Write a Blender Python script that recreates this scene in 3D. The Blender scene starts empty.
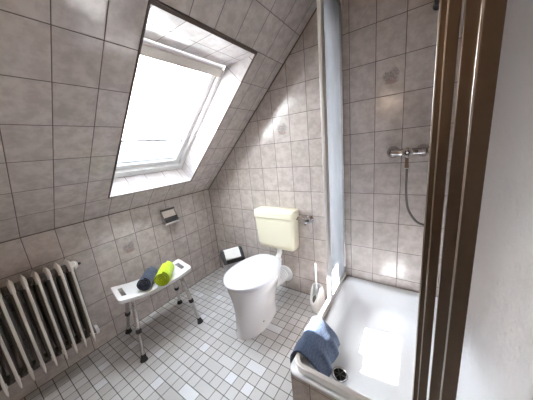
import bpy, math, random
from mathutils import Vector, Matrix, Euler

random.seed(7)
sc = bpy.context.scene
COL = sc.collection

# ---------------------------------------------------------------- camera, sky, sun, exposure
cam_data = bpy.data.cameras.new('camera')
cam_data.sensor_width = 36.0
cam_data.lens = 218.33 * 36.0 / 533.0
cam_data.clip_start = 0.02
cam = bpy.data.objects.new('camera', cam_data)
cam.location = (1.8829, -1.5824, 1.3058)
cam.rotation_euler = (1.3439, 0.0959, 0.5948)
COL.objects.link(cam)
sc.camera = cam

world = bpy.data.worlds.new('sky')
sc.world = world
world.use_nodes = True
wn = world.node_tree.nodes
wn['Background'].inputs[0].default_value = (0.74, 0.86, 1.0, 1)
wn['Background'].inputs[1].default_value = 7.0

sun_data = bpy.data.lights.new('sun', 'SUN')
sun_data.energy = 34.0
sun_data.angle = math.radians(0.55)
sun_data.color = (1.0, 0.98, 0.955)
sun = bpy.data.objects.new('sun', sun_data)
SUN_DIR = Vector((1.0, 0.185, -0.81)).normalized()
sun.rotation_euler = SUN_DIR.to_track_quat('-Z', 'Y').to_euler()
sun.location = (-3, -1, 4)
COL.objects.link(sun)

lamp_data = bpy.data.lights.new('wall_lamp_light', 'POINT')      # the room's wall lamp, behind the viewer
lamp_data.energy = 1.6
lamp_data.shadow_soft_size = 0.13
lamp_data.color = (1.0, 0.78, 0.56)
lamp = bpy.data.objects.new('wall_lamp_light', lamp_data)
lamp.location = (1.50, -2.28, 1.82)
COL.objects.link(lamp)

sc.view_settings.view_transform = 'Standard'
sc.view_settings.look = 'None'
sc.view_settings.gamma = 1.0
sc.view_settings.use_curve_mapping = False
sc.view_settings.exposure = 1.9
sc.cycles.use_denoising = True
sc.cycles.max_bounces = 16
sc.cycles.diffuse_bounces = 10
sc.cycles.transparent_max_bounces = 16
sc.cycles.sample_clamp_indirect = 12.0
sc.cycles.caustics_reflective = False
sc.cycles.caustics_refractive = True

# ---------------------------------------------------------------- measured constants
H = 0.947                    # top of the knee wall
TH = 0.7472                  # pitch of the roof slope
CT, ST = math.cos(TH), math.sin(TH)
X0, Z0 = 1.4975, 1.3484      # a tile corner on the back wall
Y0, S0, K1 = -0.5248, 0.2028, 0.7465
XR, YF, ZC = 2.21, -2.45, 2.42   # right wall, wall behind the viewer, flat ceiling
DC = (ZC - H) / ST           # where the slope meets the flat ceiling


def slope(d, y, off=0.0):
    return Vector((d * CT - off * ST, y, H + d * ST + off * CT))


# ---------------------------------------------------------------- material helpers
class NT:
    def __init__(s, name):
        s.m = bpy.data.materials.new(name)
        s.m.use_nodes = True
        s.t = s.m.node_tree
        s.t.nodes.clear()
        s.out = s.t.nodes.new('ShaderNodeOutputMaterial')

    def n(s, kind, **kw):
        nd = s.t.nodes.new(kind)
        for k, v in kw.items():
            setattr(nd, k, v)
        return nd

    def put(s, sock, v):
        if isinstance(v, bpy.types.NodeSocket):
            s.t.links.new(v, sock)
        else:
            sock.default_value = v

    def M(s, op, a, b=0.0, c=None, clamp=False):
        nd = s.n('ShaderNodeMath', operation=op, use_clamp=clamp)
        s.put(nd.inputs[0], a)
        s.put(nd.inputs[1], b)
        if c is not None:
            s.put(nd.inputs[2], c)
        return nd.outputs[0]

    def mix(s, f, a, b):
        nd = s.n('ShaderNodeMix', data_type='RGBA')
        s.put(nd.inputs['Factor'], f)
        for sock, v in ((nd.inputs[6], a), (nd.inputs[7], b)):
            s.put(sock, (*v, 1) if isinstance(v, tuple) and len(v) == 3 else v)
        return nd.outputs[2]

    def noise(s, vec, scale, detail=3.0, rough=0.5):
        nd = s.n('ShaderNodeTexNoise')
        if vec is not None:
            s.put(nd.inputs['Vector'], vec)
        nd.inputs['Scale'].default_value = scale
        nd.inputs['Detail'].default_value = detail
        nd.inputs['Roughness'].default_value = rough
        return nd

    def comb(s, x, y, z=0.0):
        nd = s.n('ShaderNodeCombineXYZ')
        for i, v in enumerate((x, y, z)):
            s.put(nd.inputs[i], v)
        return nd.outputs[0]

    def ramp(s, v, lo, hi):
        nd = s.n('ShaderNodeMapRange', interpolation_type='SMOOTHSTEP')
        s.put(nd.inputs[0], v)
        nd.inputs[1].default_value = lo
        nd.inputs[2].default_value = hi
        return nd.outputs[0]

    def bump(s, h, strength=0.3, dist=0.01):
        nd = s.n('ShaderNodeBump')
        s.put(nd.inputs['Height'], h)
        nd.inputs['Strength'].default_value = strength
        nd.inputs['Distance'].default_value = dist
        return nd.outputs[0]

    def principled(s, color, rough=0.4, metal=0.0, normal=None, coat=0.0, spec=0.5, sheen=0.0):
        p = s.n('ShaderNodeBsdfPrincipled')
        s.put(p.inputs['Base Color'], (*color, 1) if isinstance(color, tuple) and len(color) == 3 else color)
        s.put(p.inputs['Roughness'], rough)
        s.put(p.inputs['Metallic'], metal)
        p.inputs['Coat Weight'].default_value = coat
        p.inputs['Specular IOR Level'].default_value = spec
        p.inputs['Sheen Weight'].default_value = sheen
        if normal is not None:
            s.put(p.inputs['Normal'], normal)
        s.t.links.new(p.outputs[0], s.out.inputs[0])
        return p


def simple(name, color, rough=0.4, metal=0.0, coat=0.0, var=0.05, scale=25.0, bump=0.0, spec=0.5, sheen=0.0):
    t = NT(name)
    tc = t.n('ShaderNodeTexCoord').outputs['Object']
    nz = t.noise(tc, scale, 3).outputs[0]
    dark = tuple(c * (1 - var) for c in color)
    light = tuple(min(1, c * (1 + var)) for c in color)
    colr = t.mix(nz, dark, light)
    nrm = t.bump(nz, bump, 0.004) if bump else None
    t.principled(colr, rough, metal, nrm, coat, spec, sheen)
    return t.m


def wall_tile(name, motifs=(), light=(0.585, 0.535, 0.51), dark=(0.465, 0.415, 0.39), grout=(0.10, 0.078, 0.066),
              tw=0.15, th=0.20, g=0.0030, rough=0.16):
    t = NT(name)
    uv = t.n('ShaderNodeUVMap').outputs[0]
    sp = t.n('ShaderNodeSeparateXYZ')
    t.put(sp.inputs[0], uv)
    u, v = sp.outputs[0], sp.outputs[1]
    a, b = t.M('DIVIDE', u, tw), t.M('DIVIDE', v, th)
    ia, ib = t.M('FLOOR', a), t.M('FLOOR', b)
    fa, fb = t.M('SUBTRACT', a, ia), t.M('SUBTRACT', b, ib)
    du = t.M('MULTIPLY', t.M('MINIMUM', fa, t.M('SUBTRACT', 1.0, fa)), tw)
    dv = t.M('MULTIPLY', t.M('MINIMUM', fb, t.M('SUBTRACT', 1.0, fb)), th)
    edge = t.M('MINIMUM', du, dv)
    face = t.ramp(edge, g * 0.35, g * 0.75)            # 0 in the joint, 1 on the tile
    wh = t.n('ShaderNodeTexWhiteNoise', noise_dimensions='2D')
    t.put(wh.inputs['Vector'], t.comb(ia, ib))
    rnd = wh.outputs[0]
    off = t.M('MULTIPLY', rnd, 9.0)
    vec = t.comb(t.M('ADD', u, off), t.M('ADD', v, t.M('MULTIPLY', off, 0.7)))
    n1 = t.noise(vec, 17.0, 4.0, 0.55).outputs[0]
    n2 = t.noise(vec, 46.0, 3.0, 0.6).outputs[0]
    cloud = t.ramp(t.M('ADD', t.M('MULTIPLY', n1, 0.75), t.M('MULTIPLY', n2, 0.25)), 0.36, 0.64)
    col = t.mix(cloud, dark, light)
    tint = t.M('ADD', 0.94, t.M('MULTIPLY', rnd, 0.10))
    tn = t.n('ShaderNodeMix', data_type='RGBA', blend_type='MULTIPLY')
    tn.inputs[0].default_value = 1.0
    t.put(tn.inputs[6], col)
    t.put(tn.inputs[7], t.comb(tint, tint, tint))
    col = tn.outputs[2]
    for (mi, mj) in motifs:
        here = t.M('MULTIPLY', t.M('COMPARE', ia, float(mi), 0.1), t.M('COMPARE', ib, float(mj), 0.1))
        wob = t.M('MULTIPLY', t.M('SUBTRACT', t.noise(uv, 60.0, 4.0, 0.7).outputs[0], 0.5), 0.9)

        def blob(cx, cy, rx, ry):
            ex = t.M('DIVIDE', t.M('SUBTRACT', fa, cx), rx)
            ey = t.M('DIVIDE', t.M('SUBTRACT', fb, cy), ry)
            r = t.M('SQRT', t.M('ADD', t.M('MULTIPLY', ex, ex), t.M('MULTIPLY', ey, ey)))
            return t.M('SUBTRACT', 1.0, t.ramp(t.M('ADD', r, wob), 0.55, 1.1))
        grain = t.ramp(t.noise(uv, 150.0, 3.0, 0.7).outputs[0], 0.36, 0.6)
        b1 = t.M('MULTIPLY', blob(0.42, 0.52, 0.21, 0.17), grain)
        b2 = t.M('MULTIPLY', blob(0.66, 0.56, 0.17, 0.20), grain)
        b3 = blob(0.56, 0.36, 0.28, 0.07)
        col = t.mix(t.M('MULTIPLY', t.M('MULTIPLY', b1, here), 0.8), col, (0.17, 0.15, 0.15))
        col = t.mix(t.M('MULTIPLY', t.M('MULTIPLY', b2, here), 0.75), col, (0.20, 0.17, 0.17))
        col = t.mix(t.M('MULTIPLY', t.M('MULTIPLY', b3, here), 0.6), col, (0.30, 0.17, 0.15))
    gn = t.noise(uv, 30.0, 2.0).outputs[0]
    gcol = t.mix(gn, tuple(c * 0.75 for c in grout), tuple(c * 1.35 for c in grout))
    col = t.mix(face, gcol, col)
    h = t.M('ADD', t.ramp(edge, 0.0, g * 1.6), t.M('MULTIPLY', n1, 0.06))
    rg = t.M('SUBTRACT', 0.75, t.M('MULTIPLY', face, 0.75 - rough))
    t.principled(col, rg, 0.0, t.bump(h, 0.35, 0.002), spec=0.5)
    return t.m


def floor_tile(name):
    t = NT(name)
    uv = t.n('ShaderNodeUVMap').outputs[0]
    sp = t.n('ShaderNodeSeparateXYZ')
    t.put(sp.inputs[0], uv)
    p, g = 0.0625, 0.0034
    a, b = t.M('DIVIDE', sp.outputs[0], p), t.M('DIVIDE', sp.outputs[1], p)
    ia, ib = t.M('FLOOR', a), t.M('FLOOR', b)
    fa, fb = t.M('SUBTRACT', a, ia), t.M('SUBTRACT', b, ib)
    # in some rows neighbouring squares are one long tile
    ha = t.M('FLOOR', t.M('DIVIDE', t.M('ADD', ia, t.M('MODULO', ib, 3.0)), 2.0))
    w2 = t.n('ShaderNodeTexWhiteNoise', noise_dimensions='2D')
    t.put(w2.inputs['Vector'], t.comb(ha, t.M('ADD', ib, 40.0)))
    merged = t.M('GREATER_THAN', w2.outputs[0], 0.82)
    ka = t.M('ADD', t.M('MULTIPLY', merged, t.M('ADD', t.M('MULTIPLY', ha, 2.0), 500.0)),
             t.M('MULTIPLY', t.M('SUBTRACT', 1.0, merged), ia))
    par = t.M('SUBTRACT', t.M('ADD', ia, t.M('MODULO', ib, 3.0)), t.M('MULTIPLY', ha, 2.0))   # 0 or 1 inside the pair
    inner_r = t.M('MULTIPLY', merged, t.M('LESS_THAN', par, 0.5))
    inner_l = t.M('MULTIPLY', merged, t.M('GREATER_THAN', par, 0.5))
    dl = t.M('ADD', fa, inner_l)
    dr = t.M('ADD', t.M('SUBTRACT', 1.0, fa), inner_r)
    du = t.M('MULTIPLY', t.M('MINIMUM', dl, dr), p)
    dv = t.M('MULTIPLY', t.M('MINIMUM', fb, t.M('SUBTRACT', 1.0, fb)), p)
    edge = t.M('MINIMUM', du, dv)
    face = t.ramp(edge, g * 0.3, g * 0.8)
    wh = t.n('ShaderNodeTexWhiteNoise', noise_dimensions='2D')
    t.put(wh.inputs['Vector'], t.comb(ka, ib))
    r = wh.outputs[0]
    fine = t.noise(uv, 90.0, 3.0, 0.6).outputs[0]
    c1 = t.mix(r, (0.475, 0.468, 0.47), (0.60, 0.602, 0.615))
    c2 = t.mix(t.M('GREATER_THAN', r, 0.9), c1, (0.68, 0.695, 0.73))
    c3 = t.mix(t.M('MULTIPLY', fine, 0.30), c2, (0.44, 0.42, 0.41))
    gn = t.noise(uv, 8.0, 3.0).outputs[0]
    gc = t.mix(gn, (0.035, 0.030, 0.028), (0.10, 0.088, 0.08))
    col = t.mix(face, gc, c3)
    h = t.M('ADD', t.ramp(edge, 0.0, g * 1.5), t.M('MULTIPLY', fine, 0.08))
    t.principled(col, t.M('SUBTRACT', 0.8, t.M('MULTIPLY', face, 0.5)), 0.0, t.bump(h, 0.4, 0.002))
    return t.m


M = {}
M['back'] = wall_tile('back_wall_tiles', motifs=((-4, 0), (1, 1)))
M['knee'] = wall_tile('knee_wall_tiles', motifs=((-3, -1),))
M['slope'] = wall_tile('slope_tiles')
M['reveal'] = wall_tile('reveal_tiles', light=(0.58, 0.555, 0.555), dark=(0.49, 0.46, 0.46), grout=(0.10, 0.08, 0.075))
M['apron'] = wall_tile('apron_tiles', light=(0.55, 0.47, 0.42), dark=(0.40, 0.34, 0.30))
M['floor'] = floor_tile('floor_mosaic')
M['plaster'] = simple('beige_plaster', (0.42, 0.34, 0.27), 0.8, var=0.03)
M['dark_trim'] = simple('dark_brown_edge_strip', (0.085, 0.060, 0.048), 0.5)
M['sealant'] = simple('dark_sealant', (0.12, 0.09, 0.075), 0.7)
M['wood'] = simple('brown_door_wood', (0.30, 0.18, 0.10), 0.45, var=0.2, scale=6)
M['ceramic'] = simple('white_ceramic', (0.76, 0.765, 0.79), 0.10, coat=0.5, var=0.01)
M['seat'] = simple('white_seat_plastic', (0.70, 0.715, 0.78), 0.16, var=0.01)
M['cream'] = simple('yellowed_cream_plastic', (0.80, 0.765, 0.60), 0.28, var=0.02, scale=5)
M['white_plastic'] = simple('white_plastic', (0.76, 0.765, 0.775), 0.32, var=0.02)
M['window_white'] = simple('white_window_lacquer', (0.66, 0.66, 0.66), 0.30, var=0.02)
M['cassette'] = simple('pale_cassette', (0.56, 0.52, 0.48), 0.4, var=0.03)
M['enamel'] = simple('white_tray_enamel', (0.73, 0.745, 0.77), 0.13, coat=0.4, var=0.01)
M['radiator'] = simple('radiator_enamel', (0.74, 0.71, 0.67), 0.30, var=0.04)
M['radiator_shaded'] = simple('radiator_inner_shade', (0.12, 0.112, 0.10), 0.55, var=0.12)  # shade between the blades painted into the enamel colour
M['aluminium'] = simple('brushed_aluminium', (0.72, 0.70, 0.68), 0.27, metal=1.0, var=0.04, scale=60)
M['browned_profile'] = simple('reflection_browned_aluminium', (0.18, 0.14, 0.11), 0.33, metal=1.0, var=0.06, scale=60)  # aluminium; brown reflections of the dark room are put into its base colour
M['chrome'] = simple('chrome', (0.60, 0.59, 0.60), 0.10, metal=1.0, var=0.02)
M['black'] = simple('black_plastic', (0.018, 0.018, 0.020), 0.38, var=0.1)
M['rubber'] = simple('black_rubber', (0.016, 0.016, 0.017), 0.7, var=0.1)
M['gap_strip'] = simple('black_gap_strip', (0.02, 0.02, 0.02), 0.6)  # black colour stands in for the dark gap beside the stile
M['bin_grey'] = simple('grey_bin_plastic', (0.50, 0.51, 0.54), 0.4, var=0.03)
M['bin_flap'] = simple('pale_bin_flap', (0.72, 0.71, 0.71), 0.45, var=0.03)
M['bristle'] = simple('grey_bristles', (0.10, 0.10, 0.10), 0.8, var=0.2, scale=200, bump=0.4)
M['rail'] = simple('satin_aluminium_rail', (0.80, 0.78, 0.76), 0.30, metal=0.9, var=0.03)
M['drain_dark'] = simple('dark_drain_hole', (0.012, 0.012, 0.012), 0.6, spec=0.2)
M['pale_aluminium'] = simple('pale_lacquered_aluminium', (0.70, 0.69, 0.68), 0.4, metal=0.35, var=0.03)
M['shade_plug'] = simple('shadowy_plug', (0.05, 0.05, 0.05), 0.5)  # near-black fill, paints the shade inside small openings


def terry(name, a, b, scale=170.0):
    t = NT(name)
    tc = t.n('ShaderNodeTexCoord').outputs['Object']
    n1 = t.noise(tc, scale, 2.0, 0.7).outputs[0]
    n2 = t.noise(tc, 14.0, 3.0).outputs[0]
    f = t.ramp(t.M('ADD', t.M('MULTIPLY', n1, 0.7), t.M('MULTIPLY', n2, 0.3)), 0.35, 0.65)
    t.principled(t.mix(f, a, b), 0.95, 0.0, t.bump(n1, 0.7, 0.004), sheen=0.3, spec=0.1)
    return t.m


M['towel_blue'] = terry('slate_blue_terry', (0.030, 0.042, 0.075), (0.075, 0.10, 0.155))
M['towel_lime'] = terry('lime_terry', (0.36, 0.50, 0.012), (0.55, 0.72, 0.03))


def mat_bath():
    t = NT('denim_blue_bath_mat')
    uv = t.n('ShaderNodeUVMap').outputs[0]
    sp = t.n('ShaderNodeSeparateXYZ')
    t.put(sp.inputs[0], uv)
    n1 = t.noise(uv, 26.0, 3.0, 0.7).outputs[0]
    st = t.M('SINE', t.M('ADD', t.M('MULTIPLY', sp.outputs[0], 260.0), t.M('MULTIPLY', n1, 22.0)))
    n2 = t.noise(uv, 260.0, 2.0, 0.7).outputs[0]
    f = t.ramp(t.M('ADD', t.M('MULTIPLY', st, 0.07), n2), 0.30, 0.75)
    t.principled(t.mix(f, (0.035, 0.055, 0.105), (0.12, 0.16, 0.25)), 0.95, 0.0, t.bump(n2, 0.6, 0.004), sheen=0.25, spec=0.1)
    return t.m


M['bath_mat'] = mat_bath()


def frosted(name, tint, trans=0.55, seethrough=0.08, scale=60.0, blur=0.0, haze=0.55, relief=0.8):
    t = NT(name)
    tc = t.n('ShaderNodeTexCoord').outputs['Object']
    mp = t.n('ShaderNodeMapping')
    mp.inputs['Scale'].default_value = (1.0, 1.0, 0.38)
    t.put(mp.inputs[0], tc)
    n1 = t.noise(mp.outputs[0], scale, 4.0, 0.65).outputs[0]
    n2 = t.noise(mp.outputs[0], 7.0, 4.0, 0.6).outputs[0]
    col = t.mix(t.ramp(n2, 0.3, 0.7), tuple(c * 0.80 for c in tint), tint)
    nr = t.bump(t.M('ADD', n1, t.M('MULTIPLY', n2, 0.6)), relief, 0.006)
    tr = t.n('ShaderNodeBsdfTranslucent')
    t.put(tr.inputs[0], col)
    t.put(tr.inputs['Normal'], nr)
    p = t.n('ShaderNodeBsdfPrincipled')
    t.put(p.inputs['Base Color'], col)
    p.inputs['Roughness'].default_value = 0.30
    t.put(p.inputs['Normal'], nr)
    m1 = t.n('ShaderNodeMixShader')
    m1.inputs[0].default_value = 1 - trans
    t.put(m1.inputs[1], tr.outputs[0])
    t.put(m1.inputs[2], p.outputs[0])
    rf = t.n('ShaderNodeBsdfRefraction')
    t.put(rf.inputs[0], tuple(min(1, c * 1.12) for c in tint) + (1,))
    rf.inputs['Roughness'].default_value = haze
    rf.inputs['IOR'].default_value = 1.30
    t.put(rf.inputs['Normal'], nr)
    m3 = t.n('ShaderNodeMixShader')
    m3.inputs[0].default_value = blur
    t.put(m3.inputs[1], m1.outputs[0])
    t.put(m3.inputs[2], rf.outputs[0])
    tp = t.n('ShaderNodeBsdfTransparent')
    m2 = t.n('ShaderNodeMixShader')
    m2.inputs[0].default_value = seethrough
    t.put(m2.inputs[1], m3.outputs[0])
    t.put(m2.inputs[2], tp.outputs[0])
    t.t.links.new(m2.outputs[0], t.out.inputs[0])
    return t.m


M['acrylic'] = frosted('frosted_acrylic', (0.78, 0.82, 0.90), 0.8, 0.012, 60.0, 0.42, 0.30, 0.25)
M['acrylic_clear'] = frosted('thin_clear_acrylic', (0.88, 0.89, 0.90), 0.6, 0.95)
M['acrylic_grey'] = frosted('pebbled_acrylic', (0.86, 0.865, 0.88), 0.7, 0.05, 38.0, 0.84)


def pane_glass():
    t = NT('clear_window_glass')
    tp = t.n('ShaderNodeBsdfTransparent')
    tp.inputs[0].default_value = (0.97, 0.98, 0.98, 1)
    gl = t.n('ShaderNodeBsdfGlossy')
    gl.inputs['Roughness'].default_value = 0.02
    fr = t.n('ShaderNodeFresnel')
    fr.inputs[0].default_value = 1.45
    mx = t.n('ShaderNodeMixShader')
    t.put(mx.inputs[0], t.M('MULTIPLY', fr.outputs[0], 0.9))
    t.put(mx.inputs[1], tp.outputs[0])
    t.put(mx.inputs[2], gl.outputs[0])
    t.t.links.new(mx.outputs[0], t.out.inputs[0])
    return t.m


M['glass'] = pane_glass()


def blind_cloth():
    t = NT('white_roller_blind_cloth')
    tc = t.n('ShaderNodeTexCoord').outputs['Object']
    n1 = t.noise(tc, 300.0, 2.0).outputs[0]
    col = t.mix(n1, (0.80, 0.80, 0.79), (0.86, 0.86, 0.86))
    tr = t.n('ShaderNodeBsdfTranslucent')
    t.put(tr.inputs[0], col)
    df = t.n('ShaderNodeBsdfDiffuse')
    t.put(df.inputs[0], col)
    mx = t.n('ShaderNodeMixShader')
    mx.inputs[0].default_value = 0.30
    t.put(mx.inputs[1], tr.outputs[0])
    t.put(mx.inputs[2], df.outputs[0])
    rf = t.n('ShaderNodeBsdfRefraction')          # the weave also lets light through, blurred, straight on
    t.put(rf.inputs[0], col)
    rf.inputs['Roughness'].default_value = 0.95
    rf.inputs['IOR'].default_value = 1.5
    m2 = t.n('ShaderNodeMixShader')
    m2.inputs[0].default_value = 0.11
    t.put(m2.inputs[1], mx.outputs[0])
    t.put(m2.inputs[2], rf.outputs[0])
    t.t.links.new(m2.outputs[0], t.out.inputs[0])
    return t.m


M['blind'] = blind_cloth()


# ---------------------------------------------------------------- mesh helpers
class MB:
    """Collects shapes and links them as one mesh object."""

    def __init__(s):
        s.v, s.f, s.uv = [], [], {}

    def add(s, verts, faces, uvs=None):
        o = len(s.v)
        s.v += [tuple(v) for v in verts]
        for k, f in enumerate(faces):
            s.f.append(tuple(i + o for i in f))
            if uvs is not None:
                s.uv[len(s.f) - 1] = uvs[k]
        return s

    def quad(s, pts, uvs=None):
        return s.add(pts, [tuple(range(len(pts)))], [uvs] if uvs else None)

    def box(s, lo, hi, mat=None):
        x0, y0, z0 = lo
        x1, y1, z1 = hi
        v = [Vector(p) for p in ((x0, y0, z0), (x1, y0, z0), (x1, y1, z0), (x0, y1, z0),
                                 (x0, y0, z1), (x1, y0, z1), (x1, y1, z1), (x0, y1, z1))]
        if mat is not None:
            v = [mat @ p for p in v]
        return s.add(v, [(0, 3, 2, 1), (4, 5, 6, 7), (0, 1, 5, 4), (1, 2, 6, 5), (2, 3, 7, 6), (3, 0, 4, 7)])

    def loft(s, rings, cap0=True, cap1=True, closed=True):
        n = len(rings[0])
        v = [p for r in rings for p in r]
        f = []
        for i in range(len(rings) - 1):
            for j in range(n if closed else n - 1):
                k = (j + 1) % n
                f.append((i * n + j, i * n + k, (i + 1) * n + k, (i + 1) * n + j))
        if cap0:
            f.append(tuple(reversed(range(n))))
        if cap1:
            f.append(tuple(range((len(rings) - 1) * n, len(rings) * n)))
        return s.add(v, f)

    def tube(s, pts, r, n=14, cap=True, up=None):
        pts = [Vector(p) for p in pts]
        rr = r if isinstance(r, (list, tuple)) else [r] * len(pts)
        d0 = (pts[1] - pts[0]).normalized()
        a = d0.orthogonal().normalized()
        rings = []
        for i, p in enumerate(pts):
            d = ((pts[min(i + 1, len(pts) - 1)] - pts[i]).normalized() + (pts[i] - pts[max(i - 1, 0)]).normalized())
            d = d.normalized() if d.length > 1e-9 else d0
            a = (a - d * a.dot(d)).normalized()
            b = d.cross(a)
            rings.append([p + (a * math.cos(2 * math.pi * k / n) + b * math.sin(2 * math.pi * k / n)) * rr[i] for k in range(n)])
        return s.loft(rings, cap, cap)

    def lathe(s, prof, c=(0, 0, 0), axis=(0, 0, 1), n=28, cap=True):
        ax = Vector(axis).normalized()
        a = ax.orthogonal().normalized()
        b = ax.cross(a)
        c = Vector(c)
        rings = [[c + ax * h + (a * math.cos(2 * math.pi * k / n) + b * math.sin(2 * math.pi * k / n)) * r for k in range(n)]
                 for r, h in prof]
        return s.loft(rings, cap, cap)

    def sweep_rect(s, path, w, h, z0, inward):
        """rectangular section w x h swept along a flat path; inward = list of unit normals"""
        rings = []
        for p, nrm in zip(path, inward):
            p, nrm = Vector((p[0], p[1], 0)), Vector((nrm[0], nrm[1], 0))
            o = p
            i = p + nrm * w
            rings.append([(o.x, o.y, z0), (i.x, i.y, z0), (i.x, i.y, z0 + h), (o.x, o.y, z0 + h)])
        return s.loft(rings)

    def build(s, name, mat, parent=None, bevel=0.0, smooth=True, segs=3, subsurf=0, solid=0.0, angle=40):
        me = bpy.data.meshes.new(name)
        me.from_pydata([tuple(p) for p in s.v], [], s.f)
        me.update()
        if s.uv:
            lay = me.uv_layers.new(name='UVMap')
            for fi, uvs in s.uv.items():
                for li, uv in zip(me.polygons[fi].loop_indices, uvs):
                    lay.data[li].uv = uv
        import bmesh
        bm = bmesh.new()
        bm.from_mesh(me)
        if not s.uv:
            bmesh.ops.recalc_face_normals(bm, faces=bm.faces)
        bm.to_mesh(me)
        bm.free()
        me.materials.append(mat)
        if smooth:
            for p in me.polygons:
                p.use_smooth = True
            me.set_sharp_from_angle(angle=math.radians(angle))
        o = bpy.data.objects.new(name, me)
        COL.objects.link(o)
        if parent is not None:
            o.parent = parent
        if solid:
            md = o.modifiers.new('thickness', 'SOLIDIFY')
            md.thickness = solid
            md.offset = 0
        if bevel:
            md = o.modifiers.new('bevel', 'BEVEL')
            md.width = bevel
            md.segments = segs
            md.limit_method = 'ANGLE'
            md.angle_limit = math.radians(40)
            md.harden_normals = True
        if subsurf:
            md = o.modifiers.new('subdivision', 'SUBSURF')
            md.levels = md.render_levels = subsurf
        return o


def thing(name, label, cat, loc=(0, 0, 0), rz=0.0, group=None):
    o = bpy.data.objects.new(name, None)
    o.empty_display_size = 0.05
    COL.objects.link(o)
    o.location = loc
    o.rotation_euler = (0, 0, rz)
    o['label'] = label
    o['category'] = cat
    if group:
        o['group'] = group
    return o


def tag(o, label, cat, group=None):
    o['label'] = label
    o['category'] = cat
    if group:
        o['group'] = group
    return o


def struct(o):
    o['kind'] = 'structure'
    return o


def rrect(x0, x1, y0, y1, r, z, n=8):
    pts = []
    for cx, cy, a0 in ((x1 - r, y1 - r, 0), (x0 + r, y1 - r, 90), (x0 + r, y0 + r, 180), (x1 - r, y0 + r, 270)):
        for k in range(n + 1):
            a = math.radians(a0 + 90 * k / n)
            pts.append(Vector((cx + r * math.cos(a), cy + r * math.sin(a), z)))
    return pts


# ---------------------------------------------------------------- the room
def uv_poly(mb, pts, fuv):
    mb.quad(pts, [fuv(Vector(p)) for p in pts])


mb = MB()
uv_poly(mb, [(0, YF, 0), (XR, YF, 0), (XR, 0, 0), (0, 0, 0)], lambda p: (p.x - 0.867, p.y + 0.884))
struct(mb.build('floor', M['floor'], smooth=False))

mb = MB()
fB = lambda p: (p.x - X0, p.z - Z0)
uv_poly(mb, [(0, 0, 0), (XR, 0, 0), (XR, 0, ZC), (DC * CT, 0, ZC), (0, 0, H)], fB)
struct(mb.build('wall_back', M['back'], smooth=False))

mb = MB()
uv_poly(mb, [(0, YF, 0), (0, 0, 0), (0, 0, H), (0, YF, H)], lambda p: (p.y - Y0, p.z - K1))
struct(mb.build('wall_left', M['knee'], smooth=False))

mb = MB()
uv_poly(mb, [(XR, 0, 0), (XR, YF, 0), (XR, YF, ZC), (XR, 0, ZC)], lambda p: (p.y, p.z - Z0))
struct(mb.build('wall_right', M['slope'], smooth=False))

mb = MB()
mb.quad([(0, YF, 0), (0, YF, H), (DC * CT, YF, ZC), (XR, YF, ZC), (XR, YF, 0)])
struct(mb.build('wall_front', M['plaster'], smooth=False))
mb = MB()
mb.box((1.0, YF, 0.0), (1.9, YF + 0.04, 2.0))
struct(mb.build('door_1', M['wood'], bevel=0.004))

# sloping ceiling with the roof window opening
OD0, OD1, OY0, OY1 = 0.2128, 1.387, -0.9925, -0.325
mb = MB()
ds, ys = [0, OD0, OD1, DC], [YF, OY0, OY1, 0]
for i in range(3):
    for j in range(3):
        if i == 1 and j == 1:
            continue
        q = [(ds[i], ys[j]), (ds[i], ys[j + 1]), (ds[i + 1], ys[j + 1]), (ds[i + 1], ys[j])]
        mb.quad([slope(d, y) for d, y in q], [(y - Y0, d - S0) for d, y in q])
struct(mb.build('ceiling', M['slope'], smooth=False))
mb = MB()
mb.quad([(DC * CT, YF, ZC), (XR, YF, ZC), (XR, 0, ZC), (DC * CT, 0, ZC)])
struct(mb.build('ceiling_flat', M['plaster'], smooth=False))

# tiled reveal round the roof window: square to the slope below, level above
RO = 0.178
BT = slope(OD1, 0)
top_in = Vector((BT.x - 0.262, 0, BT.z))                  # level head of the reveal
tin = (top_in.x * CT + (top_in.z - H) * ST, -top_in.x * ST + (top_in.z - H) * CT)
mb = MB()
b0, b1 = slope(OD0, 0), slope(OD0, 0, RO)
mb.quad([(b0.x, OY0, b0.z), (b0.x, OY1, b0.z), (b1.x, OY1, b1.z), (b1.x, OY0, b1.z)],
        [(OY0 - Y0, 0.0), (OY1 - Y0, 0.0), (OY1 - Y0, RO), (OY0 - Y0, RO)])
t0, t1 = BT, top_in
mb.quad([(t0.x, OY0, t0.z), (t0.x, OY1, t0.z), (t1.x, OY1, t1.z), (t1.x, OY0, t1.z)],
        [(OY0 - Y0, -0.13), (OY1 - Y0, -0.13), (OY1 - Y0, 0.132), (OY0 - Y0, 0.132)])
for y in (OY0, OY1):
    pts = [(b0.x, y, b0.z), (t0.x, y, t0.z), (t1.x, y, t1.z), (b1.x, y, b1.z)]
    mb.quad(pts, [(p[0] * CT + (p[2] - H) * ST - S0 + 0.055, -p[0] * ST + (p[2] - H) * CT + 0.02) for p in pts])
struct(mb.build('trim_1', M['reveal'], smooth=False))


def slope_box(mb, d0, d1, y0, y1, o0, o1):
    m = Matrix(((CT, 0, -ST, 0), (0, 1, 0, 0), (ST, 0, CT, H), (0, 0, 0, 1)))
    mb.box((d0, y0, o0), (d1, y1, o1), m)


# dark edge strips of the opening
mb = MB()
slope_box(mb, OD1 - 0.004, OD1 + 0.014, OY0 - 0.006, OY1 + 0.006, -0.006, 0.002)
slope_box(mb, OD0 - 0.006, OD0 + 0.002, OY0 - 0.006, OY1 + 0.006, -0.004, 0.002)
slope_box(mb, OD0, OD1, OY0 - 0.007, OY0 + 0.002, -0.004, 0.002)
slope_box(mb, OD0, OD1, OY1 - 0.002, OY1 + 0.006, -0.004, 0.002)
struct(mb.build('trim_2', M['dark_trim'], smooth=False))

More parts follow.
